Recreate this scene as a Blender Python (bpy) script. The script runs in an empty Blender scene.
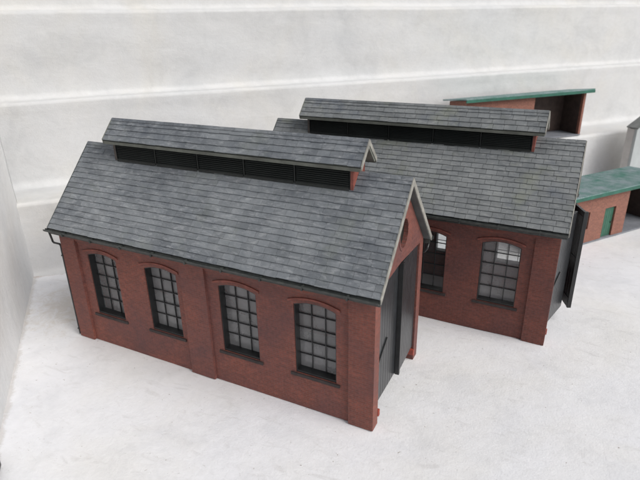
import bpy, math, random
from mathutils import Vector, Matrix
from mathutils.geometry import tessellate_polygon
from mathutils import noise as mnoise

R = math.radians
# 1 Blender unit = 10 cm of the real place (the engine sheds are OO scale models, about 18 cm long)
scene = bpy.context.scene
COL = scene.collection

# ------------------------------------------------------------------ mesh helpers
class MB:
    def __init__(self):
        self.v = []; self.f = []; self.mi = []
    def add(self, vs, fs, mi=0):
        o = len(self.v)
        self.v += [tuple(p) for p in vs]
        self.f += [tuple(i + o for i in f) for f in fs]
        self.mi += [mi] * len(fs)
    def hexa(self, p, mi=0):          # p: 8 points, bottom ring 0-3, top ring 4-7
        self.add(p, [(0, 3, 2, 1), (4, 5, 6, 7), (0, 1, 5, 4), (1, 2, 6, 5), (2, 3, 7, 6), (3, 0, 4, 7)], mi)
    def box(self, x0, x1, y0, y1, z0, z1, mi=0):
        self.hexa([(x0, y0, z0), (x1, y0, z0), (x1, y1, z0), (x0, y1, z0),
                   (x0, y0, z1), (x1, y0, z1), (x1, y1, z1), (x0, y1, z1)], mi)
    def plate(self, outer, holes, M, w0, w1, mi=0):
        """2D outline with holes, pushed from w0 to w1; M maps (u,v,w) to xyz"""
        loops = [outer] + list(holes)
        tris = tessellate_polygon([[Vector((a, b, 0)) for a, b in l] for l in loops])
        flat = [p for l in loops for p in l]
        n = len(flat)
        vs = [M(a, b, w0) for a, b in flat] + [M(a, b, w1) for a, b in flat]
        fs = []
        for t in tris:
            a, b, c = (flat[i] for i in t)
            ar = (b[0] - a[0]) * (c[1] - a[1]) - (c[0] - a[0]) * (b[1] - a[1])
            if abs(ar) < 1e-12: continue
            t = t if ar > 0 else (t[0], t[2], t[1])
            fs.append(tuple(t)); fs.append(tuple(n + i for i in reversed(t)))
        o = 0
        for l in loops:
            m = len(l)
            for i in range(m):
                j = (i + 1) % m
                fs.append((o + i, o + j, n + o + j, n + o + i))
            o += m
        self.add(vs, fs, mi)
    def tube(self, pts, r, seg=10, mi=0):
        pts = [Vector(p) for p in pts]
        rings = []
        for i, p in enumerate(pts):
            t = (pts[min(i + 1, len(pts) - 1)] - pts[max(i - 1, 0)]).normalized()
            a = t.orthogonal().normalized() if abs(t.z) > .9 else t.cross(Vector((0, 0, 1))).normalized()
            b = t.cross(a).normalized()
            rings.append([p + r * (math.cos(2 * math.pi * k / seg) * a + math.sin(2 * math.pi * k / seg) * b) for k in range(seg)])
        # keep neighbouring rings untwisted
        vs = list(rings[0])
        for q in range(1, len(rings)):
            prev = vs[-seg:]; ring = rings[q]
            best = min(range(seg), key=lambda s: sum((prev[k] - ring[(k + s) % seg]).length for k in range(seg)))
            rev = [ring[-k % seg] for k in range(seg)]
            best2 = min(range(seg), key=lambda s: sum((prev[k] - rev[(k + s) % seg]).length for k in range(seg)))
            c1 = [ring[(k + best) % seg] for k in range(seg)]; c2 = [rev[(k + best2) % seg] for k in range(seg)]
            s1 = sum((prev[k] - c1[k]).length for k in range(seg)); s2 = sum((prev[k] - c2[k]).length for k in range(seg))
            vs += c1 if s1 <= s2 else c2
        fs = []
        for q in range(len(rings) - 1):
            for k in range(seg):
                a = q * seg + k; b = q * seg + (k + 1) % seg
                fs.append((a, b, b + seg, a + seg))
        fs.append(tuple(range(seg - 1, -1, -1))); fs.append(tuple((len(rings) - 1) * seg + k for k in range(seg)))
        self.add(vs, fs, mi)
    def build(self, name, mats, parent=None, bevel=0, smooth=False, fix=True):
        me = bpy.data.meshes.new(name)
        me.from_pydata(self.v, [], self.f)
        if not isinstance(mats, (list, tuple)): mats = [mats]
        for m in mats: me.materials.append(m)
        for p, i in zip(me.polygons, self.mi): p.material_index = i
        me.update()
        if fix:
            import bmesh
            bm = bmesh.new(); bm.from_mesh(me)
            bmesh.ops.recalc_face_normals(bm, faces=bm.faces)
            bm.to_mesh(me); bm.free()
        if smooth:
            for p in me.polygons: p.use_smooth = True
        o = bpy.data.objects.new(name, me); COL.objects.link(o)
        if parent: o.parent = parent
        if bevel:
            b = o.modifiers.new('bevel', 'BEVEL'); b.width = bevel; b.segments = 2; b.limit_method = 'ANGLE'; b.angle_limit = R(40)
        return o

def thing(name, label, cat, loc=(0, 0, 0), rz=0, group=None):
    o = bpy.data.objects.new(name, None); COL.objects.link(o)
    o.location = loc; o.rotation_euler = (0, 0, rz); o.empty_display_size = .1
    o['label'] = label; o['category'] = cat
    if group: o['group'] = group
    return o

# ------------------------------------------------------------------ materials
def new_mat(name):
    m = bpy.data.materials.new(name); m.use_nodes = True
    nt = m.node_tree; nt.nodes.clear()
    return m, nt, nt.nodes, nt.links
def N(ns, t, **kw):
    n = ns.new(t)
    for k, v in kw.items(): setattr(n, k, v)
    return n
def noise(ns, ln, vec, scale, detail=3, rough=.55, dist=0):
    n = ns.new('ShaderNodeTexNoise'); n.inputs['Scale'].default_value = scale
    n.inputs['Detail'].default_value = detail; n.inputs['Roughness'].default_value = rough; n.inputs['Distortion'].default_value = dist
    if vec is not None: ln.new(vec, n.inputs['Vector'])
    return n
def ramp(ns, ln, src, stops, interp='LINEAR'):
    r = ns.new('ShaderNodeValToRGB'); r.color_ramp.interpolation = interp
    e = r.color_ramp.elements
    while len(e) < len(stops): e.new(.5)
    for el, (p, c) in zip(e, stops):
        el.position = p; el.color = (*c, 1) if len(c) == 3 else c
    ln.new(src, r.inputs[0]); return r
def mixc(ns, ln, fac, a, b, mode='MIX'):
    m = ns.new('ShaderNodeMix'); m.data_type = 'RGBA'; m.blend_type = mode
    for s, v in ((0, fac), (6, a), (7, b)):
        if hasattr(v, 'links') or hasattr(v, 'is_linked'): ln.new(v, m.inputs[s])
        elif isinstance(v, (int, float)): m.inputs[s].default_value = v
        else: m.inputs[s].default_value = (*v, 1)
    return m.outputs[2]
def math_(ns, ln, op, a, b=0.0, c=None):
    m = ns.new('ShaderNodeMath'); m.operation = op
    for s, v in ((0, a), (1, b), (2, c)):
        if v is None: continue
        if isinstance(v, (int, float)): m.inputs[s].default_value = v
        else: ln.new(v, m.inputs[s])
    return m.outputs[0]
def bump(ns, ln, h, strength, dist, prev=None):
    b = ns.new('ShaderNodeBump'); b.inputs['Strength'].default_value = strength; b.inputs['Distance'].default_value = dist
    ln.new(h, b.inputs['Height'])
    if prev is not None: ln.new(prev, b.inputs['Normal'])
    return b.outputs[0]
def finish(nt, ns, ln, col, rough, normal=None, spec=.4):
    p = ns.new('ShaderNodeBsdfPrincipled'); o = ns.new('ShaderNodeOutputMaterial')
    if isinstance(col, tuple): p.inputs['Base Color'].default_value = (*col, 1)
    else: ln.new(col, p.inputs['Base Color'])
    if isinstance(rough, (int, float)): p.inputs['Roughness'].default_value = rough
    else: ln.new(rough, p.inputs['Roughness'])
    p.inputs['Specular IOR Level'].default_value = spec
    if normal is not None: ln.new(normal, p.inputs['Normal'])
    ln.new(p.outputs[0], o.inputs[0]); return p

def brick_mat(name, base, dark, mortar, row=.0118, wid=.034, patch=(.35, .8)):
    m, nt, ns, ln = new_mat(name)
    tc = ns.new('ShaderNodeTexCoord')
    so = ns.new('ShaderNodeSeparateXYZ'); ln.new(tc.outputs['Object'], so.inputs[0])
    sn = ns.new('ShaderNodeSeparateXYZ'); ln.new(tc.outputs['Normal'], sn.inputs[0])
    isx = math_(ns, ln, 'GREATER_THAN', math_(ns, ln, 'ABSOLUTE', sn.outputs[0]), .6)
    u = math_(ns, ln, 'ADD', math_(ns, ln, 'MULTIPLY', so.outputs[1], isx), math_(ns, ln, 'MULTIPLY', so.outputs[0], math_(ns, ln, 'SUBTRACT', 1.0, isx)))
    cb = ns.new('ShaderNodeCombineXYZ'); ln.new(u, cb.inputs[0]); ln.new(so.outputs[2], cb.inputs[1])
    wob = noise(ns, ln, tc.outputs['Object'], 9, 2)
    vm = ns.new('ShaderNodeVectorMath'); vm.operation = 'MULTIPLY_ADD'
    ln.new(wob.outputs[1], vm.inputs[0]); vm.inputs[1].default_value = (.004, .004, 0); ln.new(cb.outputs[0], vm.inputs[2])
    b = ns.new('ShaderNodeTexBrick'); ln.new(vm.outputs[0], b.inputs['Vector'])
    b.inputs['Scale'].default_value = 1; b.inputs['Brick Width'].default_value = wid; b.inputs['Row Height'].default_value = row
    b.inputs['Mortar Size'].default_value = .0013; b.inputs['Mortar Smooth'].default_value = .5; b.inputs['Bias'].default_value = 0
    b.inputs['Color1'].default_value = (*base, 1); b.inputs['Color2'].default_value = (*[c * .74 for c in base], 1); b.inputs['Mortar'].default_value = (*mortar, 1)
    big = noise(ns, ln, tc.outputs['Object'], 3.6, 5, .62, .4)
    f1 = ramp(ns, ln, big.outputs[0], [(.40, (0, 0, 0)), (.75, (1, 1, 1))])
    c = mixc(ns, ln, math_(ns, ln, 'MULTIPLY', f1.outputs[0], patch[1]), b.outputs[0], dark)
    fine = noise(ns, ln, tc.outputs['Object'], 60, 4, .7)
    f2 = ramp(ns, ln, fine.outputs[0], [(.3, (.6, .6, .62)), (.7, (1.28, 1.25, 1.22))])
    c = mixc(ns, ln, .8, c, f2.outputs[0], 'MULTIPLY')
    # chalky smears left by the mortar wash
    sm = noise(ns, ln, tc.outputs['Object'], 14, 5, .7, .8)
    f3 = ramp(ns, ln, sm.outputs[0], [(.6, (0, 0, 0)), (.78, (1, 1, 1))])
    c = mixc(ns, ln, math_(ns, ln, 'MULTIPLY', f3.outputs[0], .13), c, tuple(min(1, x * 1.0) for x in mortar))
    nb = bump(ns, ln, math_(ns, ln, 'ADD', math_(ns, ln, 'MULTIPLY', b.outputs['Fac'], -1.0), math_(ns, ln, 'MULTIPLY', fine.outputs[0], .5)), .55, .0016)
    rr = ramp(ns, ln, fine.outputs[0], [(.3, (.5,) * 3), (.7, (.78,) * 3)])
    finish(nt, ns, ln, c, rr.outputs[0], nb, .35)
    return m

def slate_mat(name, a, b_, pale, moss, mossamt, bluish=(.055, .075, .12)):
    m, nt, ns, ln = new_mat(name)
    tc = ns.new('ShaderNodeTexCoord'); g = ns.new('ShaderNodeNewGeometry')
    big = noise(ns, ln, tc.outputs['Object'], 3.4, 7, .74, .5)
    c = ramp(ns, ln, big.outputs[0], [(.3, a), (.7, b_)]).outputs[0]
    rnd = ramp(ns, ln, g.outputs['Random Per Island'], [(0, (.88,) * 3), (.5, (1,) * 3), (1, (1.10,) * 3)])
    c = mixc(ns, ln, 1, c, rnd.outputs[0], 'MULTIPLY')
    bl = noise(ns, ln, tc.outputs['Object'], 5.5, 3, .6, .3)
    fb = ramp(ns, ln, bl.outputs[0], [(.58, (0, 0, 0)), (.75, (1, 1, 1))])
    c = mixc(ns, ln, math_(ns, ln, 'MULTIPLY', fb.outputs[0], .5), c, bluish)
    # drybrushed scuffs, stretched along the courses
    mp = ns.new('ShaderNodeMapping'); ln.new(tc.outputs['Object'], mp.inputs[0]); mp.inputs['Scale'].default_value = (.35, 1, 1)
    sc_ = noise(ns, ln, mp.outputs[0], 48, 6, .8, .6)
    fs = ramp(ns, ln, sc_.outputs[0], [(.50, (0, 0, 0)), (.72, (1, 1, 1))])
    c = mixc(ns, ln, math_(ns, ln, 'MULTIPLY', fs.outputs[0], .6), c, pale)
    mo = noise(ns, ln, tc.outputs['Object'], 4.2, 4, .7, .2)
    fm = ramp(ns, ln, mo.outputs[0], [(.55, (0, 0, 0)), (.72, (1, 1, 1))])
    c = mixc(ns, ln, math_(ns, ln, 'MULTIPLY', fm.outputs[0], mossamt), c, moss)
    fine = noise(ns, ln, tc.outputs['Object'], 160, 3, .7)
    nb = bump(ns, ln, fine.outputs[0], .5, .0012)
    finish(nt, ns, ln, c, .58, nb, .4)
    return m

def plain(name, col, rough=.5, var=.25, scale=12, spec=.4, bmp=.3, bscale=80, col2=None):
    m, nt, ns, ln = new_mat(name)
    tc = ns.new('ShaderNodeTexCoord')
    n = noise(ns, ln, tc.outputs['Object'], scale, 4, .65, .3)
    c2 = col2 or tuple(x * (1 + var) for x in col)
    c = ramp(ns, ln, n.outputs[0], [(.32, tuple(x * (1 - var) for x in col)), (.68, c2)]).outputs[0]
    f = noise(ns, ln, tc.outputs['Object'], bscale, 3, .6)
    finish(nt, ns, ln, c, rough, bump(ns, ln, f.outputs[0], bmp, .0015), spec)
    return m

def white_paint(name, base, warm, cool, stroke=(1, 1, 1), speck=.0, strength=.5, floor_marks=False):
    m, nt, ns, ln = new_mat(name)
    tc = ns.new('ShaderNodeTexCoord')
    big = noise(ns, ln, tc.outputs['Object'], 1.1, 5, .6, .6)
    c = ramp(ns, ln, big.outputs[0], [(.32, warm), (.52, base), (.72, cool)]).outputs[0]
    mp = ns.new('ShaderNodeMapping'); ln.new(tc.outputs['Object'], mp.inputs[0])
    mp.inputs['Rotation'].default_value = (0, 0, R(-48.65) if stroke[0] != 1 else R(-25)); mp.inputs['Scale'].default_value = stroke
    st = noise(ns, ln, mp.outputs[0], 5, 4, .55, .1)
    st2 = noise(ns, ln, mp.outputs[0], 26, 5, .7, .1)
    c = mixc(ns, ln, .7, c, ramp(ns, ln, st2.outputs[0], [(.3, (.95, .95, .95)), (.7, (1.03, 1.03, 1.03))]).outputs[0], 'MULTIPLY')
    med = noise(ns, ln, tc.outputs['Object'], 3.3, 6, .68, .5)
    c = mixc(ns, ln, .8, c, ramp(ns, ln, med.outputs[0], [(.28, (.86, .865, .87)), (.52, (1, 1, 1)), (.7, (1.03, 1.03, 1.035))]).outputs[0], 'MULTIPLY')
    if speck > 0:
        # thin grey scuffs, and small chips in the paint
        mq = ns.new('ShaderNodeMapping'); ln.new(tc.outputs['Object'], mq.inputs[0]); mq.inputs['Rotation'].default_value = (0, 0, R(35)); mq.inputs['Scale'].default_value = (.5, 1.5, 1)
        sc2 = noise(ns, ln, mq.outputs[0], 13, 5, .7, .8)
        f = ramp(ns, ln, sc2.outputs[0], [(.56, (0, 0, 0)), (.72, (1, 1, 1))])
        c = mixc(ns, ln, math_(ns, ln, 'MULTIPLY', f.outputs[0], speck * .5), c, (.50, .49, .48))
        sp = noise(ns, ln, tc.outputs['Object'], 42, 4, .75, .2)
        f = ramp(ns, ln, sp.outputs[0], [(.665, (0, 0, 0)), (.71, (1, 1, 1))])
        c = mixc(ns, ln, math_(ns, ln, 'MULTIPLY', f.outputs[0], min(1, speck * 1.6)), c, (.34, .31, .28))
    if floor_marks:                               # grime in the joints and a soft brownish patch left of the near shed, placed on the floor itself
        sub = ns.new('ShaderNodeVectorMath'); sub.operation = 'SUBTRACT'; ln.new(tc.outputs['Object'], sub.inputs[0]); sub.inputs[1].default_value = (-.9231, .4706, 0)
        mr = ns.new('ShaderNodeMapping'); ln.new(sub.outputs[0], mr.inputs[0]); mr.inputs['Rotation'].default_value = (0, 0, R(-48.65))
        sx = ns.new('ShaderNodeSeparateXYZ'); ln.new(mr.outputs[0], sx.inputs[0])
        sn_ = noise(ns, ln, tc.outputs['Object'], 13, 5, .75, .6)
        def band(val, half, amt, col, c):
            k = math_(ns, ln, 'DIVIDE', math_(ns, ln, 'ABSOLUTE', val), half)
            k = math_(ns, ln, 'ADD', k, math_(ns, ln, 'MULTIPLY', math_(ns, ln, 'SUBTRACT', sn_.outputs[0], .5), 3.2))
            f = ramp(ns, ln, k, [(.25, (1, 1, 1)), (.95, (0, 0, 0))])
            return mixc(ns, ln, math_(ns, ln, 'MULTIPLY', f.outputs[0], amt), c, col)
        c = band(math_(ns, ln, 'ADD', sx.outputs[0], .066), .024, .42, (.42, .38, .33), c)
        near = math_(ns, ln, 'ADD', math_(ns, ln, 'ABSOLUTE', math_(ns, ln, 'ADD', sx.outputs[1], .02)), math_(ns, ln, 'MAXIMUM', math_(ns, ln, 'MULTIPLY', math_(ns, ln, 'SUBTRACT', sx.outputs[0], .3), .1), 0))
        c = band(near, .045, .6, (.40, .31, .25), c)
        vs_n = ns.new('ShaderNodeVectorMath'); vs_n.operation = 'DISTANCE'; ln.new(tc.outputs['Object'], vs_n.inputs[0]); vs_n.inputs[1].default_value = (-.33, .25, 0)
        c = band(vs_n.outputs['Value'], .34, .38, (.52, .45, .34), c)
    h = math_(ns, ln, 'ADD', st.outputs[0], math_(ns, ln, 'MULTIPLY', st2.outputs[0], .45))
    nb = bump(ns, ln, h, strength, .03)
    gr = noise(ns, ln, tc.outputs['Object'], 110, 3, .7)
    nb = bump(ns, ln, gr.outputs[0], .4, .003, nb)
    finish(nt, ns, ln, c, .62, nb, .3)
    return m

M = {}
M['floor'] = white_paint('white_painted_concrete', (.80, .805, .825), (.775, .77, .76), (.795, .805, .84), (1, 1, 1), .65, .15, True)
M['steps'] = white_paint('white_painted_render', (.635, .638, .638), (.65, .64, .612), (.62, .63, .64), (.3, 1, 1.6), .10, .14)
M['side'] = white_paint('grey_white_painted_board', (.70, .71, .715), (.69, .69, .68), (.69, .71, .72), (1.6, 1, .4), .35, .3)
M['brickA'] = brick_mat('red_brick_worn', (.245, .078, .056), (.11, .056, .058), (.185, .10, .086), row=.0105, wid=.031)
M['brickB'] = brick_mat('red_brick_dark', (.21, .067, .05), (.10, .05, .05), (.155, .082, .07), row=.0105, wid=.031)
M['trim'] = plain('red_brick_trim', (.21, .066, .05), .65, .3, 30)
M['trimdark'] = plain('sooty_brick_sill', (.04, .031, .03), .7, .3, 25)
M['brickC'] = brick_mat('orange_brick_pale', (.31, .128, .09), (.22, .11, .085), (.29, .165, .13), patch=(.35, .5))
M['slateA'] = slate_mat('blue_grey_slate', (.100, .113, .130), (.245, .262, .276), (.46, .475, .49), (.20, .22, .185), .35, (.05, .062, .085))
M['slateB'] = slate_mat('weathered_grey_slate', (.135, .147, .155), (.25, .262, .266), (.42, .43, .42), (.235, .25, .19), .6, (.09, .11, .15))
M['under'] = plain('roof_board', (.075, .085, .085), .6, .3, 10)
M['edge'] = plain('olive_roof_edge', (.17, .18, .155), .6, .3, 18)
M['eaves'] = plain('olive_eaves_board', (.125, .13, .112), .6, .3, 14)
M['endwall_shade'] = plain('shaded_end_wall', (.085, .07, .062), .65, .3, 20)  # brown-grey paints in the shade on the clerestory's left end
M['black'] = plain('black_gloss_plastic', (.018, .019, .02), .38, .3, 20, .5, .15)
M['louvre'] = plain('green_black_louvre', (.012, .0145, .0135), .5, .4, 5, .4, .2)
M['gutter'] = plain('dark_gutter', (.03, .036, .036), .4, .35, 30, .5, .25, 60, (.06, .066, .06))
M['cream'] = plain('cream_barge', (.29, .283, .255), .6, .3, 25)
M['door'] = plain('black_door_paint', (.024, .026, .029), .32, .3, 14, .6, .15)
M['hinge'] = plain('bright_red_block', (.30, .06, .04), .5, .2, 40)
M['greenroof'] = plain('green_metal_roof', (.11, .29, .235), .5, .22, 7, .4, .3, 60, (.31, .37, .40))
M['greendark'] = plain('green_edge', (.03, .125, .09), .5, .25, 12)
M['greendoor'] = plain('green_door', (.035, .12, .08), .5, .2, 18)
M['concrete'] = plain('grey_model_floor', (.20, .21, .235), .7, .18, 12)
M['interior'] = plain('dark_brown_inside', (.06, .04, .034), .7, .25, 20)
M['huwall'] = plain('grey_card_wall', (.42, .45, .45), .6, .1, 8)
M['huside'] = plain('shade_tinted_side', (.56, .545, .52), .6, .1, 8)  # brownish tint stands for shade on the hut's side wall
M['hurf'] = plain('dark_grey_roof', (.20, .21, .205), .6, .2, 12)

def glass_mat(name, milk, tint):
    m, nt, ns, ln = new_mat(name)
    tc = ns.new('ShaderNodeTexCoord')
    t = ns.new('ShaderNodeBsdfTransparent'); t.inputs[0].default_value = (.93, .95, .95, 1)
    d = ns.new('ShaderNodeBsdfDiffuse'); d.inputs[0].default_value = (*tint, 1)
    tr = ns.new('ShaderNodeBsdfTranslucent'); tr.inputs[0].default_value = (*tint, 1)
    g = ns.new('ShaderNodeBsdfGlossy'); g.inputs['Roughness'].default_value = .12
    a = ns.new('ShaderNodeMixShader'); a.inputs[0].default_value = .35; ln.new(d.outputs[0], a.inputs[1]); ln.new(tr.outputs[0], a.inputs[2])
    b = ns.new('ShaderNodeMixShader'); ln.new(t.outputs[0], b.inputs[1]); ln.new(a.outputs[0], b.inputs[2])
    n = noise(ns, ln, tc.outputs['Object'], 6, 3, .6, .4)
    r = ramp(ns, ln, n.outputs[0], [(.25, (milk * .7,) * 3), (.75, (min(1, milk * 1.3),) * 3)])
    ln.new(r.outputs[0], b.inputs[0])
    lw = ns.new('ShaderNodeLayerWeight'); lw.inputs[0].default_value = .5
    fr = math_(ns, ln, 'MULTIPLY_ADD', math_(ns, ln, 'POWER', lw.outputs['Facing'], 4.0), .6, .045)
    c = ns.new('ShaderNodeMixShader'); ln.new(fr, c.inputs[0]); ln.new(b.outputs[0], c.inputs[1]); ln.new(g.outputs[0], c.inputs[2])
    o = ns.new('ShaderNodeOutputMaterial'); ln.new(c.outputs[0], o.inputs[0])
    return m
M['glassA'] = glass_mat('dusty_glazing', .36, (.64, .64, .655))
M['glassclear'] = glass_mat('clear_glazing', .12, (.45, .45, .46))
M['glassB'] = glass_mat('thin_dusty_glazing', .36, (.6, .59, .61))

# ------------------------------------------------------------------ dimensions of the engine shed kit
L, W, H, RZ = 1.8, .6395, .7131, 1.0596
OE, OV = .0318, .0295
SL = (RZ - H) / (W / 2)
COSA = 1 / math.sqrt(1 + SL * SL)
C0, C1, CRZ, COE, CBW, COV = .2277, 1.5924, 1.2005, .0867, .063, .0422
WINX = [(.175, .377), (.57, .772), (1.022, 1.228), (1.42, 1.622)]
WZ0, WZ1, WZC = .185, .538, .557
T = .014                                   # pilaster projection

def arch_loop(x0, x1, z0, z1, zc, n=9):
    pts = [(x0, z0), (x1, z0)]
    for i in range(n + 1):
        t = i / n; x = x1 + (x0 - x1) * t
        pts.append((x, z1 + (zc - z1) * (1 - (2 * t - 1) ** 2)))
    return pts

def slates(mb, x0, x1, ye, ze, yr, zr, n, wid, rng, thick=.0042, gap=.0011):
    """courses of slates from the eave (ye,ze) up to the ridge (yr,zr); both on the finished surface"""
    d = Vector((0, yr - ye, zr - ze)); ln_ = d.length; d.normalize()
    nn = Vector((0, -d.z, d.y)); nn = nn if nn.z > 0 else -nn
    pitch = ln_ / n
    base = Vector((0, ye, ze)) - nn * .0085
    for k in range(n):
        s0 = k * pitch - .0015; s1 = min((k + 1) * pitch + .006, ln_)
        x = x0 - (wid / 2 if k % 2 else 0) - rng.random() * .004
        wav = rng.uniform(-.0008, .0008)
        while x < x1:
            w = wid * rng.uniform(.93, 1.07)
            a = max(x, x0); b = min(x + w - gap, x1); x += w
            if b - a < .003: continue
            lift = .0050 + rng.uniform(-.0007, .0009); js = rng.uniform(-.0012, .0012) + wav
            tw = rng.uniform(-.0005, .0005)
            P = lambda X, S, Hh: (X, (base + d * S + nn * Hh).y, (base + d * S + nn * Hh).z)
            h1 = 0.0003
            mb.hexa([P(a, s0 + js, lift + tw), P(b, s0 + js, lift - tw), P(b, s1, h1), P(a, s1, h1),
                     P(a, s0 + js, lift + thick + tw), P(b, s0 + js, lift + thick - tw), P(b, s1, h1 + thick), P(a, s1, h1 + thick)])

def slope_board(mb, x0, x1, ye, ze, yr, zr, off0, off1, mi=0):
    d = Vector((0, yr - ye, zr - ze)).normalized(); nn = Vector((0, -d.z, d.y)); nn = nn if nn.z > 0 else -nn
    def q(y, z, o, ridge):
        p = Vector((0, y, z)) - nn * o
        if ridge: p = p + d * ((yr - p.y) / d.y)          # mitre at the ridge
        return p
    a, b = q(ye, ze, off0, 0), q(yr, zr, off0, 1); c, e = q(yr, zr, off1, 1), q(ye, ze, off1, 0)
    mb.hexa([(x0, e.y, e.z), (x1, e.y, e.z), (x1, c.y, c.z), (x0, c.y, c.z), (x0, a.y, a.z), (x1, a.y, a.z), (x1, b.y, b.z), (x0, b.y, b.z)], mi)

def barge(mb, xa, xb, half, zr, drop, th):
    """inverted V board just under the slates of a gable, centred on y = W/2"""
    s = SL
    y0, y1 = W / 2 - half, W / 2 + half
    ze = zr - s * half
    outer = [(y0, ze), (y0 + .004, ze - drop), (W / 2, zr - drop * 1.35), (y1 - .004, ze - drop), (y1, ze), (W / 2, zr)]
    mb.plate(outer, [], lambda u, v, w: (w, u, v), xa, xb)

def make_window(root, x0, x1, side, glass, trim, broken=False):
    """one cast window: frame with glazing bars; children glass, arch and sill. side -1 front wall, +1 rear wall"""
    yb = (lambda w: w) if side < 0 else (lambda w: W - w)
    Mp = lambda u, v, w: (u, yb(w), v)
    e = .003
    fr = MB()
    outer = arch_loop(x0 + .001, x1 - .001, WZ0 + .001, WZ1 - .001, WZC - .001)
    bw = .0045
    inner = arch_loop(x0 + bw, x1 - bw, WZ0 + .011, WZ1 - bw, WZC - bw)
    fr.plate(outer, [inner], Mp, T + .004, T + .047)
    xs = [x0 + (x1 - x0) * k / 3 for k in (1, 2)]
    zs = [WZ0 + .016 + (WZ1 + .008 - WZ0 - .016) * k / 5 for k in (1, 2, 3, 4)]
    if not broken:
        for x in xs: fr.plate([(x - .0018, WZ0 + .010), (x + .0018, WZ0 + .010), (x + .0018, WZC - .010), (x - .0018, WZC - .010)], [], Mp, T + .034, T + .041)
        for z in zs: fr.plate([(x0 + .005, z - .0018), (x1 - .005, z - .0018), (x1 - .005, z + .0018), (x0 + .005, z + .0018)], [], Mp, T + .0335, T + .0405)
    else:
        z = zs[1]; fr.plate([(x0 + .005, z - .003), (x1 - .005, z - .003), (x1 - .005, z + .003), (x0 + .005, z + .003)], [], Mp, T + .0335, T + .0405)
        z = zs[0] - .02; fr.plate([(x0 + .005, z - .003), (x1 - .005, z - .012), (x1 - .005, z - .006), (x0 + .005, z + .003)], [], Mp, T + .036, T + .0405)
    win = fr.build('window', M['black'], root, bevel=.0006)
    g = MB()
    gi = arch_loop(x0 + bw - .002, x1 - bw + .002, WZ0 + .012, WZ1 - bw + .002, WZC - bw + .002)
    g.add([Mp(a, b, T + .0425) for a, b in gi], [tuple(range(len(gi)))])
    g.build('glass', glass, win)
    a = MB()                                # segmental brick arch, proud of the wall
    n = 12; xa, xb = x0 - .026, x1 + .02
    zc = lambda x: WZ1 + .010 + .023 * (1 - ((2 * (x - xa) / (xb - xa)) - 1) ** 2)
    lo = [(xa + (xb - xa) * i / n, zc(xa + (xb - xa) * i / n)) for i in range(n + 1)]
    hi = [(x, z + .0105) for x, z in lo]
    a.plate(lo + hi[::-1], [], Mp, T - .006, T + .003)
    a.build('arch', trim, win, bevel=.001)
    s = MB()
    s.plate([(x0 - .024, WZ0 - .016), (x1 + .018, WZ0 - .016), (x1 + .018, WZ0 - .001), (x0 - .024, WZ0 - .001)], [], Mp, T - .008, T + .02)
    s.build('sill', M['trimdark'], win, bevel=.0015)
    return win

def make_leaf(root, hinge_y, sgn, width, ang, x, z0=.088, z1=.675):
    """plank door leaf; hinge_y the hinge side, sgn the way it points when shut, ang outward opening"""
    c, s = math.cos(ang), math.sin(ang)
    def Mp(u, v, w):                         # u along leaf, v up, w outward
        return (x + s * u + c * w, hinge_y + sgn * (c * u - s * w), v)
    d = MB()
    th = .014
    n = 9; pw = width / n
    for k in range(n):
        d.plate([(k * pw + .0012, z0), ((k + 1) * pw - .0012, z0), ((k + 1) * pw - .0012, z1), (k * pw + .0012, z1)], [], Mp, -th, 0)
    d.plate([(.0015, z0 + .001), (width - .0015, z0 + .001), (width - .0015, z1 - .001), (.0015, z1 - .001)], [], Mp, -th + .002, -.0035)
    for z in (z0 + .03, (z0 + z1) / 2 - .01, z1 - .06):        # ledges on the inner face
        d.plate([(.004, z), (width - .004, z), (width - .004, z + .032), (.004, z + .032)], [], Mp, -th - .003, -th + .001)
    lf = d.build('door', M['door'], root, bevel=.0007)
    if sgn > 0:
        h = MB(); h.plate([(.02, .30), (.028, .295), (.13, .362), (.124, .371)], [], Mp, .0005, .006)
        h.build('latch', M['black'], lf, bevel=.001)
    else:                                     # cover strip on the meeting edge
        h = MB(); h.plate([(width - .014, z0 - .002), (width + .002, z0 - .002), (width + .002, z1 + .001), (width - .014, z1 + .001)], [], Mp, -th - .001, .007)
        h.build('cover_strip', M['black'], lf, bevel=.001)
    return lf

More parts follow.
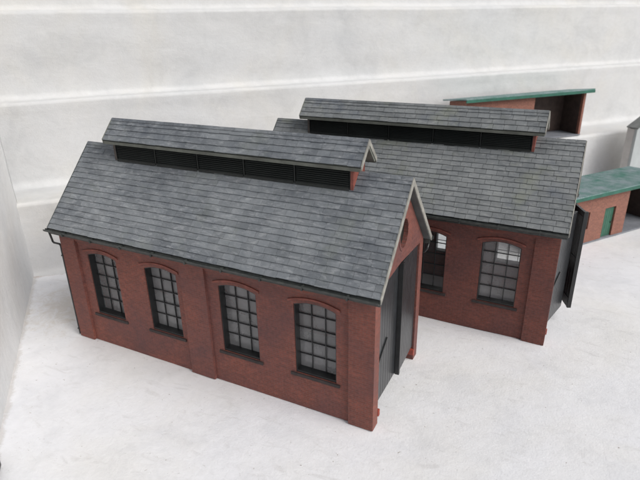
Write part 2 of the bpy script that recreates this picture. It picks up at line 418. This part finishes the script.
def engine_shed(name, label, loc, rz, brick, slate, glasses, seed, doors, group, broken=None, pipe=True, gap=.0011):
    rng = random.Random(seed)
    root = thing(name, label, 'model building', loc, rz, group)
    top = H - .040
    # ---- brick walls
    w = MB()
    holes = [arch_loop(a, b, WZ0, WZ1, WZC) for a, b in WINX]
    for side in (-1, 1):
        yb = (lambda q: q) if side < 0 else (lambda q: W - q)
        Mp = lambda u, v, q, yb=yb: (u, yb(q), v)
        w.plate([(.04, 0), (L - .04, 0), (L - .04, top), (.04, top)], holes, Mp, T, T + .036)
        for a, b in ((.04, .110), (.812, .957), (1.684, L - .04)):
            w.plate([(a, 0), (b, 0), (b, top), (a, top)], [], Mp, 0, T - .0002)
        for a, b in ((.110, .812), (.957, 1.684)):
            w.plate([(a, .618), (b, .618), (b, top), (a, top)], [], Mp, .0006, T - .0002)
            w.plate([(a, .606), (b, .606), (b, .6178), (a, .6178)], [], Mp, .006, T - .0002)
    apex = RZ - .042
    circ = [(W / 2 + .002 + .054 * math.cos(t * math.pi / 12), .812 + .066 * math.sin(t * math.pi / 12)) for t in range(24)]
    Mg = lambda u, v, q: (q, u, v)
    w.plate([(0, 0), (.058, 0), (.058, .668), (.30, .684), (.582, .668), (.582, 0), (W, 0), (W, top), (W / 2, apex), (0, top)], [circ], Mg, L - .04, L)
    w.plate([(0, 0), (W, 0), (W, top), (W / 2, apex), (0, top)], [circ], Mg, 0, .04)
    w.build('wall', brick, root)
    # ---- round gable light: brick ring
    for xa, xb in ((L - .003, L + .0025), (-.0025, .003)):
        r_ = MB()
        o = [(W / 2 + .002 + .066 * math.cos(t * math.pi / 16), .812 + .079 * math.sin(t * math.pi / 16)) for t in range(32)]
        i_ = [(W / 2 + .002 + .0535 * math.cos(t * math.pi / 16), .812 + .0655 * math.sin(t * math.pi / 16)) for t in range(32)]
        r_.plate(o, [i_], Mg, xa, xb)
        r_.build('round_arch', brick, root)
        g_ = MB(); g_.add([Mg(a, b, xb - .02 if xa > 0 else .02) for a, b in circ], [tuple(range(24))]); g_.build('round_glass', M['louvre'], root)
    # ---- windows
    for k, (a, b) in enumerate(WINX):
        make_window(root, a, b, -1, glasses[k], M['trim'], broken == k)
        make_window(root, a, b, 1, M['glassclear'], M['trim'])
    # ---- doors
    make_leaf(root, .0605, 1, .282, doors[0], L - .014)
    make_leaf(root, .5795, -1, .264, doors[1], L - .008)
    for y0, y1 in ((.0585, .076), (.566, .5815)):
        hb = MB(); hb.box(L - .03, L + .005, y0, y1, .035, .068); hb.build('hinge_block', M['hinge'], root, bevel=.003)
    # ---- roof
    ze = H - SL * OE
    rf = MB()
    for ye, s in ((-OE, 1), (W + OE, -1)):
        slope_board(rf, -OV, L + OV, ye, ze, W / 2, RZ, .0090, .0235)
    roof = rf.build('roof', [M['under']], root)
    for ye in (-OE, W + OE):
        sl = MB(); slates(sl, -OV, L + OV, ye - (.003 if ye < 0 else -.003), ze - .003 * SL, W / 2, RZ, 17, .06, rng, gap=gap)
        sl.build('slates', slate, roof, fix=False)
    for ra, rb in ((-OV, C0 - .001), (C1 + .001, L + OV)):
        rg = MB(); n_ = 5
        for k in range(n_):
            a = ra + (rb - ra) * k / n_; b = ra + (rb - ra) * (k + 1) / n_ - (.0012 if k < n_ - 1 else 0)
            zz = RZ + .0035
            rg.plate([(W / 2 - .012, zz - .012 * SL - .004), (W / 2, zz - .004), (W / 2 + .012, zz - .012 * SL - .004), (W / 2 + .012, zz - .012 * SL), (W / 2, zz), (W / 2 - .012, zz - .012 * SL)], [], Mg, a, b)
        rg.build('ridge_tiles', slate, roof)
    for xa, xb in ((L + OV - .001, L + OV + .0045), (-OV - .0045, -OV + .001)):
        bg = MB(); barge(bg, xa, xb, W / 2 + OE + .003, RZ + .001, .025, .01); bg.build('bargeboard', M['cream'] if xa > 0 else M['under'], roof, bevel=.001)
    # ---- gutters: half round troughs with a lip under each eave
    for ye, s in ((-OE, -1), (W + OE, 1)):
        g = MB()
        yc = ye + s * .0085; zc = ze - .0105; r0, r1 = .0145, .011
        prof = [(yc + r0 * math.cos(t), zc + r0 * math.sin(t)) for t in [math.pi + math.pi * i / 8 for i in range(9)]]
        prof += [(yc + r1 * math.cos(t), zc + .001 + r1 * math.sin(t)) for t in [2 * math.pi - math.pi * i / 8 for i in range(9)]]
        g.plate(prof, [], Mg, -OV - .012 if s < 0 else -OV, L + OV + (.0 if s < 0 else .008))
        gut = g.build('gutter', M['gutter'], root)
        fb = MB(); fb.box(-OV + .001, L + OV - .002, min(ye - s * .014, ye - s * .004), max(ye - s * .014, ye - s * .004), ze - .040, ze - .0135)
        fb.build('fascia', M['gutter'], roof)
        for x in [.1 + .2 * i for i in range(9)]:
            bk = MB(); bk.box(x - .004, x + .004, yc - .0165, yc + .0165, zc - .018, zc + .0005)
            bk.build('gutter_bracket', M['gutter'], gut, bevel=.001)
    # ---- rainwater pipe with its swan neck at the left front corner, another neck at the right rear
    if pipe:
        p = MB()
        xq, yq = -.0085, .004
        p.tube([(-.040, -OE - .006, ze - .014), (-.064, -.020, ze - .022), (-.069, -.004, ze - .045), (-.0695, yq, .585), (-.067, yq, .574), (-.058, yq, .569), (-.016, yq, .569), (xq, yq, .560), (xq, yq, .4), (xq, yq, .008)], .0055)
        for z in (.04, .50): p.box(xq - .006, .001, yq - .007, yq + .007, z, z + .007)
        p.build('drainpipe', M['black'], root, smooth=False)
    p = MB()
    yq = W + .014
    p.tube([(L + .014, W + OE + .008, ze - .03), (L + .02, W + .03, ze - .045), (L + .021, yq, ze - .06), (L + .018, yq, .610), (L + .008, yq, .595), (L - .01, yq, .585), (L - .014, yq, .4), (L - .014, yq, .01)], .0052)
    p.build('drainpipe', M['black'], root)
    # ---- clerestory: end walls straddle the ridge
    cw = MB()
    zt = CRZ - .036
    zs = zt - SL * CBW
    zf = lambda y: RZ + .002 - SL * abs(y - W / 2)
    pent = [(W / 2 - CBW, zf(W / 2 - CBW)), (W / 2, zf(W / 2)), (W / 2 + CBW, zf(W / 2 + CBW)), (W / 2 + CBW, zs), (W / 2, zt), (W / 2 - CBW, zs)]
    cze = CRZ - SL * COE
    cr = MB()
    for ye in (W / 2 - COE, W / 2 + COE):
        slope_board(cr, C0 - COV, C1 + COV, ye, cze, W / 2, CRZ, .0090, .0245)
    cl = cr.build('clerestory', M['edge'], root)
    for xa, s_ in ((C1 - .014, 1), (C0, 0)):
        cw = MB(); cw.plate(pent, [], Mg, xa, xa + .014)
        cw.build('end_wall', M['trim'] if s_ else M['endwall_shade'], cl, bevel=.001)
    for s_ in (-1, 1):
        fa = MB(); y_ = W / 2 + s_ * (COE - .004)
        fa.box(C0 - COV + .001, C1 + COV - .001, min(y_, y_ + s_ * .006), max(y_, y_ + s_ * .006), cze - .0235, cze - .009)
        fa.build('eaves_board', M['eaves'], cl, bevel=.001)
    npan = 5; pl = (C1 - C0 - .028) / npan
    for side in (-1, 1):
        for k in range(npan):
            lv = MB()
            xa = C0 + .014 + k * pl; xb = xa + pl
            yy = lambda q: W / 2 + side * (CBW - q)
            z0 = zf(W / 2 - CBW); z1 = zs + .001
            B = lambda x0_, x1_, q0, q1, za, zb: lv.box(x0_, x1_, min(yy(q0), yy(q1)), max(yy(q0), yy(q1)), za, zb)
            B(xa, xa + .003, .0005, .012, z0 - .004, z1); B(xb - .0032, xb - .0002, .0005, .012, z0 - .004, z1)
            B(xa + .0051, xb - .0053, -.001, .011, z1 - .010, z1 - .0004); B(xa + .0051, xb - .0053, -.001, .011, z0 - .004, z0 + .009)
            ns_ = 9; h = (z1 - .011 - z0 - .01) / ns_
            for j in range(ns_):
                za = z0 + .0095 + j * h
                y0_, y1_ = yy(.001), yy(.009)
                lv.hexa([(xa + .0072, y0_, za), (xb - .0074, y0_, za), (xb - .0074, y1_, za + h * .8), (xa + .0072, y1_, za + h * .8),
                         (xa + .0072, y0_, za + .0022), (xb - .0074, y0_, za + .0022), (xb - .0074, y1_, za + h * .8 + .0022), (xa + .0072, y1_, za + h * .8 + .0022)])
            B(xa + .0073, xb - .0075, .0125, .014, z0 - .003, z1 - .001)
            lv.build('louvre_panel', M['louvre'], cl)
    for ye in (W / 2 - COE, W / 2 + COE):
        sl = MB(); slates(sl, C0 - COV, C1 + COV, ye, cze, W / 2, CRZ, 4, .06, rng, gap=gap)
        sl.build('slates', slate, cl, fix=False)
    rg = MB(); n_ = 24
    for k in range(n_):
        a = C0 - COV + (C1 - C0 + 2 * COV) * k / n_; b = C0 - COV + (C1 - C0 + 2 * COV) * (k + 1) / n_ - .0012
        zz = CRZ + .003
        rg.plate([(W / 2 - .010, zz - .010 * SL - .004), (W / 2, zz - .004), (W / 2 + .010, zz - .010 * SL - .004), (W / 2 + .010, zz - .010 * SL), (W / 2, zz), (W / 2 - .010, zz - .010 * SL)], [], Mg, a, b)
    rg.build('ridge_tiles', slate, cl)
    for xa, xb in ((C1 + COV - .001, C1 + COV + .004), (C0 - COV - .004, C0 - COV + .001)):
        bg = MB(); barge(bg, xa, xb, COE + .001, CRZ + .001, .019, .01); bg.build('bargeboard', M['cream'] if xa > 1 else M['edge'], cl, bevel=.0008)
    return root

GA = M['glassA']; GB = M['glassB']
engine_shed('engine_shed', 'nearest red brick engine shed with blue-grey slates and a black drainpipe at its left corner',
            (0, 0, 0), 0, M['brickA'], M['slateA'], [GA, GA, GA, GA], 3, (R(0), R(2.2)), 'model brick engine sheds', gap=.0009)
BX, BY, BYAW = .6013, 1.0334, -.0163
engine_shed('engine_shed', 'second brick engine shed behind the nearest, paler mossy slates, both black doors swung ajar',
            (BX, BY, 0), BYAW, M['brickB'], M['slateB'], [GB, GB, M['glassclear'], GB], 8, (R(13), R(23)), 'model brick engine sheds', pipe=False, gap=.0014)

# ------------------------------------------------------------------ low sheds with green roofs
def low_shed(label, loc, rz, seed, wallm, LX, D, HF, HB):
    rng = random.Random(seed)
    root = thing('low_shed', label, 'model building', loc, rz, 'low brick sheds with green roofs')
    BAY = .97 if LX < 1.6 and D > .3 else LX - .64
    t = .028
    Mf = lambda u, v, q: (u, q, v)
    Mg = lambda u, v, q: (q, u, v)
    f0 = .012
    w = MB()
    door = [(.70, f0), (.828, f0), (.828, .262), (.70, .262)]
    slot = [(.462, .125), (.522, .125), (.522, .265), (.462, .265)]
    slot2 = [(.20, .125), (.26, .125), (.26, .265), (.20, .265)]
    w.plate([(t, f0), (.70, f0), (.70, .262), (.828, .262), (.828, f0), (BAY, f0), (BAY, HF), (t, HF)], [slot, slot2], Mf, 0, t)
    hb = lambda y: HF + (HB - HF) * y / D
    for xa in (0, BAY - t - .0002, LX - t):
        y0 = t + .0003 if xa not in (0, LX - t) else 0
        w.plate([(y0, f0), (D, f0), (D, hb(D)), (y0, hb(y0))], [], Mg, xa, xa + t)
    w.plate([(t + .0003, f0), (LX - t - .0003, f0), (LX - t - .0003, HB), (t + .0003, HB)], [], Mf, D - t, D - .0003)
    w.build('wall', wallm, root, bevel=.001)
    # dark brown sheets over the inner walls of the open bay
    li = MB()
    li.box(BAY + .0005, LX - t - .0005, D - t - .004, D - t - .0005, f0 + .001, HB)
    li.build('lining', M['interior'], root)
    li = MB()
    li.plate([(t, f0 + .001), (D - t - .005, f0 + .001), (D - t - .005, HB), (t, hb(t) - .006)], [], Mg, LX - t - .004, LX - t - .0005)
    li.build('lining', M['interior'], root)
    li = MB()
    li.plate([(t, f0 + .001), (D - t - .005, f0 + .001), (D - t - .005, HB), (t, hb(t) - .006)], [], Mg, BAY + .0005, BAY + .004)
    li.build('lining', M['interior'], root)
    fl = MB(); fl.box(-.0, LX, -.006, D, 0, f0 - .0004); fl.build('base', M['concrete'], root, bevel=.002)
    dr = MB()
    for k in range(5):
        a = .701 + k * .0252; dr.box(a, a + .024, .014, .022, f0 + .001, .258)
    dr.box(.702, .826, .0225, .026, f0 + .001, .257)
    d_ = dr.build('door', M['greendoor'], root, bevel=.0008)
    kn = MB(); kn.box(.806, .812, .008, .0145, .12, .132); kn.build('handle', M['black'], d_)
    for a in (.462, .20):
        sw = MB(); sw.plate([(a + .001, .126), (a + .059, .126), (a + .059, .264), (a + .001, .264)], [[(a + .008, .134), (a + .052, .134), (a + .052, .256), (a + .008, .256)]], Mf, .012, .022)
        sw.box(a + .007, a + .053, .014, .02, .192, .198)
        ww = sw.build('window', M['hurf'], root)
        gg = MB(); gg.add([(a + .004, .021, .13), (a + .056, .021, .13), (a + .056, .021, .26), (a + .004, .021, .26)], [(0, 1, 2, 3)]); gg.build('glass', M['glassclear'], ww)
    # corrugated roof sheet
    r = MB()
    nx, ny = 260, 3
    x0, x1, y0, y1 = -.05, LX + .055, -.045, D + .04
    zf = lambda y: HF + .012 + (HB - HF) / D * y
    vs = []; fs = []
    for lay, off in ((0, .0), (1, .010)):
        for j in range(ny + 1):
            for i in range(nx + 1):
                x = x0 + (x1 - x0) * i / nx; y = y0 + (y1 - y0) * j / ny
                vs.append((x, y, zf(y) + off - .004 + .0028 * math.sin(2 * math.pi * (x - x0) / .026)))
    nl = (nx + 1) * (ny + 1)
    for lay in (0, 1):
        for j in range(ny):
            for i in range(nx):
                a = lay * nl + j * (nx + 1) + i; q = (a, a + 1, a + nx + 2, a + nx + 1)
                fs.append(q if lay else q[::-1])
    for i in range(nx):
        fs.append((i, i + 1, nl + i + 1, nl + i)); a = ny * (nx + 1) + i; fs.append((a + 1, a, nl + a, nl + a + 1))
    for j in range(ny):
        a = j * (nx + 1); b = a + nx + 1; fs.append((b, a, nl + a, nl + b)); a += nx; b += nx; fs.append((a, b, nl + b, nl + a))
    r.add(vs, fs)
    rf = r.build('roof', M['greenroof'], root)
    fb = MB(); fb.plate([(x0, HF - .012), (x1, HF - .012), (x1, HF + .0135), (x0, HF + .0135)], [], Mf, y0 - .005, y0 + .002)
    fb.build('fascia', M['greendark'], rf, bevel=.001)
    return root

AS = R(48.65)
OS = Vector((-.9231, .4706, 0)); DS = Vector((math.cos(AS), math.sin(AS), 0)); NS = Vector((-math.sin(AS), math.cos(AS), 0))
def st(s, d, z): return OS + DS * s + NS * d + Vector((0, 0, z))
CA = R(53.87); c_o = Vector((2.506, 2.5574, 0)) - .435 * Vector((math.cos(CA), math.sin(CA), 0))
low_shed('low brick shed with green door and green roof, standing on the floor at right', c_o, CA, 5, M['brickC'], 1.46, .36, .405, .385)
STEP_Z = [0, .538, 1.160, 1.760, 2.38, 3.0]
RUN = [0, .40, .53, .66, .79]
low_shed('low green-roofed brick shed up on the white step behind the second engine shed', st(3.60, .012, STEP_Z[1] + .004), AS, 6, M['brickC'], 1.41, .27, .432, .398)

# ------------------------------------------------------------------ grey gabled hut at the right edge
def hut():
    root = thing('grey_hut', 'plain grey gabled hut cut off by the right edge, beside the white steps', 'model building', st(5.35, -.35, 0), AS)
    w = MB(); wd, dp, he, hr = .62, .11, .63, .80
    Mf = lambda u, v, q: (u, q, v)
    w.plate([(0, 0), (wd, 0), (wd, he), (wd / 2, hr), (0, he)], [], Mf, 0, .03)
    w.build('gable_wall', M['huwall'], root, bevel=.003); w = MB()
    w.plate([(0, 0), (wd, 0), (wd, he), (wd / 2, hr), (0, he)], [], Mf, dp - .03, dp)
    w.build('gable_wall', M['huside'], root, bevel=.003)
    for xa in (0, wd - .03):
        s = MB(); s.box(xa, xa + .03, .0303, dp - .0303, 0, he - .004); s.build('side_wall', M['huside'], root)
    r = MB(); k = (hr - he) / (wd / 2)
    pr = [(-.004, he - .004 * k + .0035), (wd / 2, hr + .0035), (wd + .004, he - .004 * k + .0035), (wd + .004, he - .004 * k + .014), (wd / 2, hr + .014), (-.004, he - .004 * k + .014)]
    r.plate(pr, [], Mf, -.008, dp + .01); r.build('roof', M['hurf'], root, bevel=.002)
hut()

# ------------------------------------------------------------------ setting
def fbm(p, s, o=4): return mnoise.fractal(Vector(p) * s, 1.0, 2.0, o)
# white painted floor
f = MB(); nx, ny = 220, 200
s0, s1, d0, d1 = -3.5, 13.0, -9.0, .25
vs = []; fs = []
def warp(a): return a
for j in range(ny + 1):
    for i in range(nx + 1):
        u = i / nx; v = j / ny
        s = s0 + (s1 - s0) * u; d = d1 + (d0 - d1) * v ** 1.5
        p = st(s, d, 0)
        z = -.004 + .005 * fbm((p.x, p.y, 3.1), .9, 3) + .0022 * fbm((p.x, p.y, 7.7), 5.5, 3)
        vs.append((p.x, p.y, min(z, .0022)))
for j in range(ny):
    for i in range(nx):
        a = j * (nx + 1) + i; fs.append((a, a + nx + 1, a + nx + 2, a + 1))
f.add(vs, fs)
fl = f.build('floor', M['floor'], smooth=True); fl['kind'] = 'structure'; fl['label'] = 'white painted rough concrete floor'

# white painted steps, rounded by many coats
prof = [(-.10, -.02), (-.035, -.001), (-.014, .008), (-.004, .028), (0.0, .06)]
def corner_run(a, z0, z1, nose=.030):
    out = []
    n = 14
    for i in range(1 if z0 == 0 else 2, n): out.append((a, z0 + .06 + (z1 - nose * 1.4 - z0 - .06) * i / n))
    for i in range(0, 7):                    # rounded nosing, standing slightly proud
        t = math.pi / 2 * i / 6
        out.append((a - .006 + nose * (1 - math.cos(t)), z1 - nose + nose * math.sin(t)))
    return out
for k in range(1, len(STEP_Z)):
    a = RUN[k - 1]
    prof += corner_run(a, STEP_Z[k - 1], STEP_Z[k])
    if k < len(STEP_Z) - 1:
        b = RUN[k]; r_ = .06 if k == 1 else .045
        for i in range(1, 10): prof.append((a + .03 + (b - r_ - .005 - a - .03) * i / 10, STEP_Z[k]))
        for i in range(0, 7):
            t = math.pi / 2 * i / 6
            prof.append((b - r_ + r_ * math.sin(t), STEP_Z[k] + r_ - r_ * math.cos(t)))
prof += [(RUN[4] + .3, 3.0), (RUN[4] + 1.2, 3.0)]
m = MB(); ns_ = 520; smin, smax = -3.5, 13.0
vs = []; fs = []
for i in range(ns_ + 1):
    s = smin + (smax - smin) * (i / ns_)
    for (d, z) in prof:
        p = st(s, d, z)
        q = (s * .55, d, z)
        nz = .010 * fbm((s * .5, d * 1.5, z * 1.5), 2.0, 4) + .0035 * fbm((s, d * 2, z * 2), 9.0, 3)
        flat = 1.0 if not (0 < d and abs(z - STEP_Z[1]) < .002) else .15
        vs.append(tuple(p + NS * (-nz * .8 * flat) + Vector((0, 0, nz * .55 * flat))))
np_ = len(prof)
for i in range(ns_):
    for j in range(np_ - 1):
        a = i * np_ + j; fs.append((a, a + np_, a + np_ + 1, a + 1))
m.add(vs, fs)
so = m.build('steps', M['steps'], smooth=True); so['kind'] = 'structure'; so['label'] = 'white painted masonry steps rising behind the models'

# painted board wall at the left
m = MB(); vs = []; fs = []
nu, nv = 90, 60
for i in range(nu + 1):
    for j in range(nv + 1):
        d = .03 - 3.4 * i / nu; z = -.03 + 1.45 * j / nv
        p = st(-.072 + .006 * fbm((d, z, 2.2), 1.2, 3) + .003 * fbm((d * 3, z, 1.2), 5, 3), d, z)
        vs.append(tuple(p))
nf = len(vs)
for i in range(nu):
    for j in range(nv):
        a = i * (nv + 1) + j; fs.append((a, a + 1, a + nv + 2, a + nv + 1))
for q in range(nf):
    vs.append(tuple(Vector(vs[q]) - DS * .25))
for i in range(nu):
    for j in range(nv):
        a = nf + i * (nv + 1) + j; fs.append((a, a + nv + 1, a + nv + 2, a + 1))
for i in range(nu):
    a = i * (nv + 1) + nv; b = a + nv + 1; fs.append((a, b, b + nf, a + nf)); a -= nv; b -= nv; fs.append((b, a, a + nf, b + nf))
for j in range(nv):
    fs.append((j + 1, j, j + nf, j + 1 + nf)); a = nu * (nv + 1) + j; fs.append((a, a + 1, a + 1 + nf, a + nf))
m.add(vs, fs)
sw = m.build('side_wall', M['side'], smooth=True)
sw['label'] = 'streaky grey-white painted wall along the left edge of the photo'; sw['category'] = 'wall'

# small dark-rimmed plate at the foot of that wall
pt = thing('vent_plate', 'small grey plate with a dark rim at the foot of the left wall', 'vent plate', st(-.062, -1.93, .0), AS + R(-90))
a = MB(); Mq = lambda u, v, q: (u, q, v)
a.plate([(0, .004), (.30, .004), (.30, .115), (0, .115)], [[(.012, .016), (.288, .016), (.288, .103), (.012, .103)]], Mq, -.02, .03)
a.build('rim', M['black'], pt, bevel=.002)
b = MB(); b.box(.012, .288, 0, .02, .016, .103); b.build('plate', M['huwall'], pt)

# ------------------------------------------------------------------ camera (solved from the photograph)
cam = bpy.data.cameras.new('camera'); co = bpy.data.objects.new('camera', cam); COL.objects.link(co)
pitch, roll, yaw = .3943, -.0190, -.4709
fw = Vector((math.sin(yaw) * math.cos(pitch), math.cos(yaw) * math.cos(pitch), -math.sin(pitch)))
rt = Vector((math.cos(yaw), -math.sin(yaw), 0)); up = rt.cross(fw)
r2 = math.cos(roll) * rt + math.sin(roll) * up; u2 = -math.sin(roll) * rt + math.cos(roll) * up
mat = Matrix(((r2.x, u2.x, -fw.x), (r2.y, u2.y, -fw.y), (r2.z, u2.z, -fw.z))).to_4x4()
mat.translation = Vector((2.4219, -1.6896, 1.651)); co.matrix_world = mat
cam.sensor_width = 36; cam.lens = 525.17 / 640 * 36
cam.clip_start = .02; cam.clip_end = 200
cam.dof.use_dof = True; cam.dof.focus_distance = 2.7; cam.dof.aperture_fstop = 2.4
scene.camera = co

# ------------------------------------------------------------------ light: thin overcast, brighter from the right
SUN_EL, SUN_AZ = R(42), R(97)             # azimuth from +Y towards +X
w = bpy.data.worlds.new('World'); scene.world = w; w.use_nodes = True
nt = w.node_tree; nt.nodes.clear()
sk = nt.nodes.new('ShaderNodeTexSky'); sk.sky_type = 'NISHITA'; sk.sun_disc = False
sk.sun_elevation = SUN_EL; sk.sun_rotation = SUN_AZ; sk.dust_density = 4; sk.air_density = 1; sk.ozone_density = 1
hs = nt.nodes.new('ShaderNodeHueSaturation'); hs.inputs['Saturation'].default_value = .30
bg = nt.nodes.new('ShaderNodeBackground'); bg.inputs[1].default_value = .100
ou = nt.nodes.new('ShaderNodeOutputWorld')
nt.links.new(sk.outputs[0], hs.inputs['Color']); nt.links.new(hs.outputs[0], bg.inputs[0]); nt.links.new(bg.outputs[0], ou.inputs[0])
sd = bpy.data.lights.new('sun', 'SUN'); sd.energy = 2.0; sd.angle = R(40); sd.color = (1, .975, .945)
so_ = bpy.data.objects.new('sun', sd); COL.objects.link(so_)
v = Vector((math.sin(SUN_AZ) * math.cos(SUN_EL), math.cos(SUN_AZ) * math.cos(SUN_EL), math.sin(SUN_EL)))
so_.rotation_euler = v.to_track_quat('Z', 'Y').to_euler()

vs_ = scene.view_settings
scene.display_settings.display_device = 'sRGB'
vs_.view_transform = 'Standard'; vs_.look = 'None'; vs_.exposure = 0.0; vs_.gamma = 1
scene.cycles.use_denoising = True
scene.cycles.max_bounces = 10; scene.cycles.diffuse_bounces = 6; scene.cycles.transparent_max_bounces = 12
scene.cycles.sample_clamp_indirect = 6
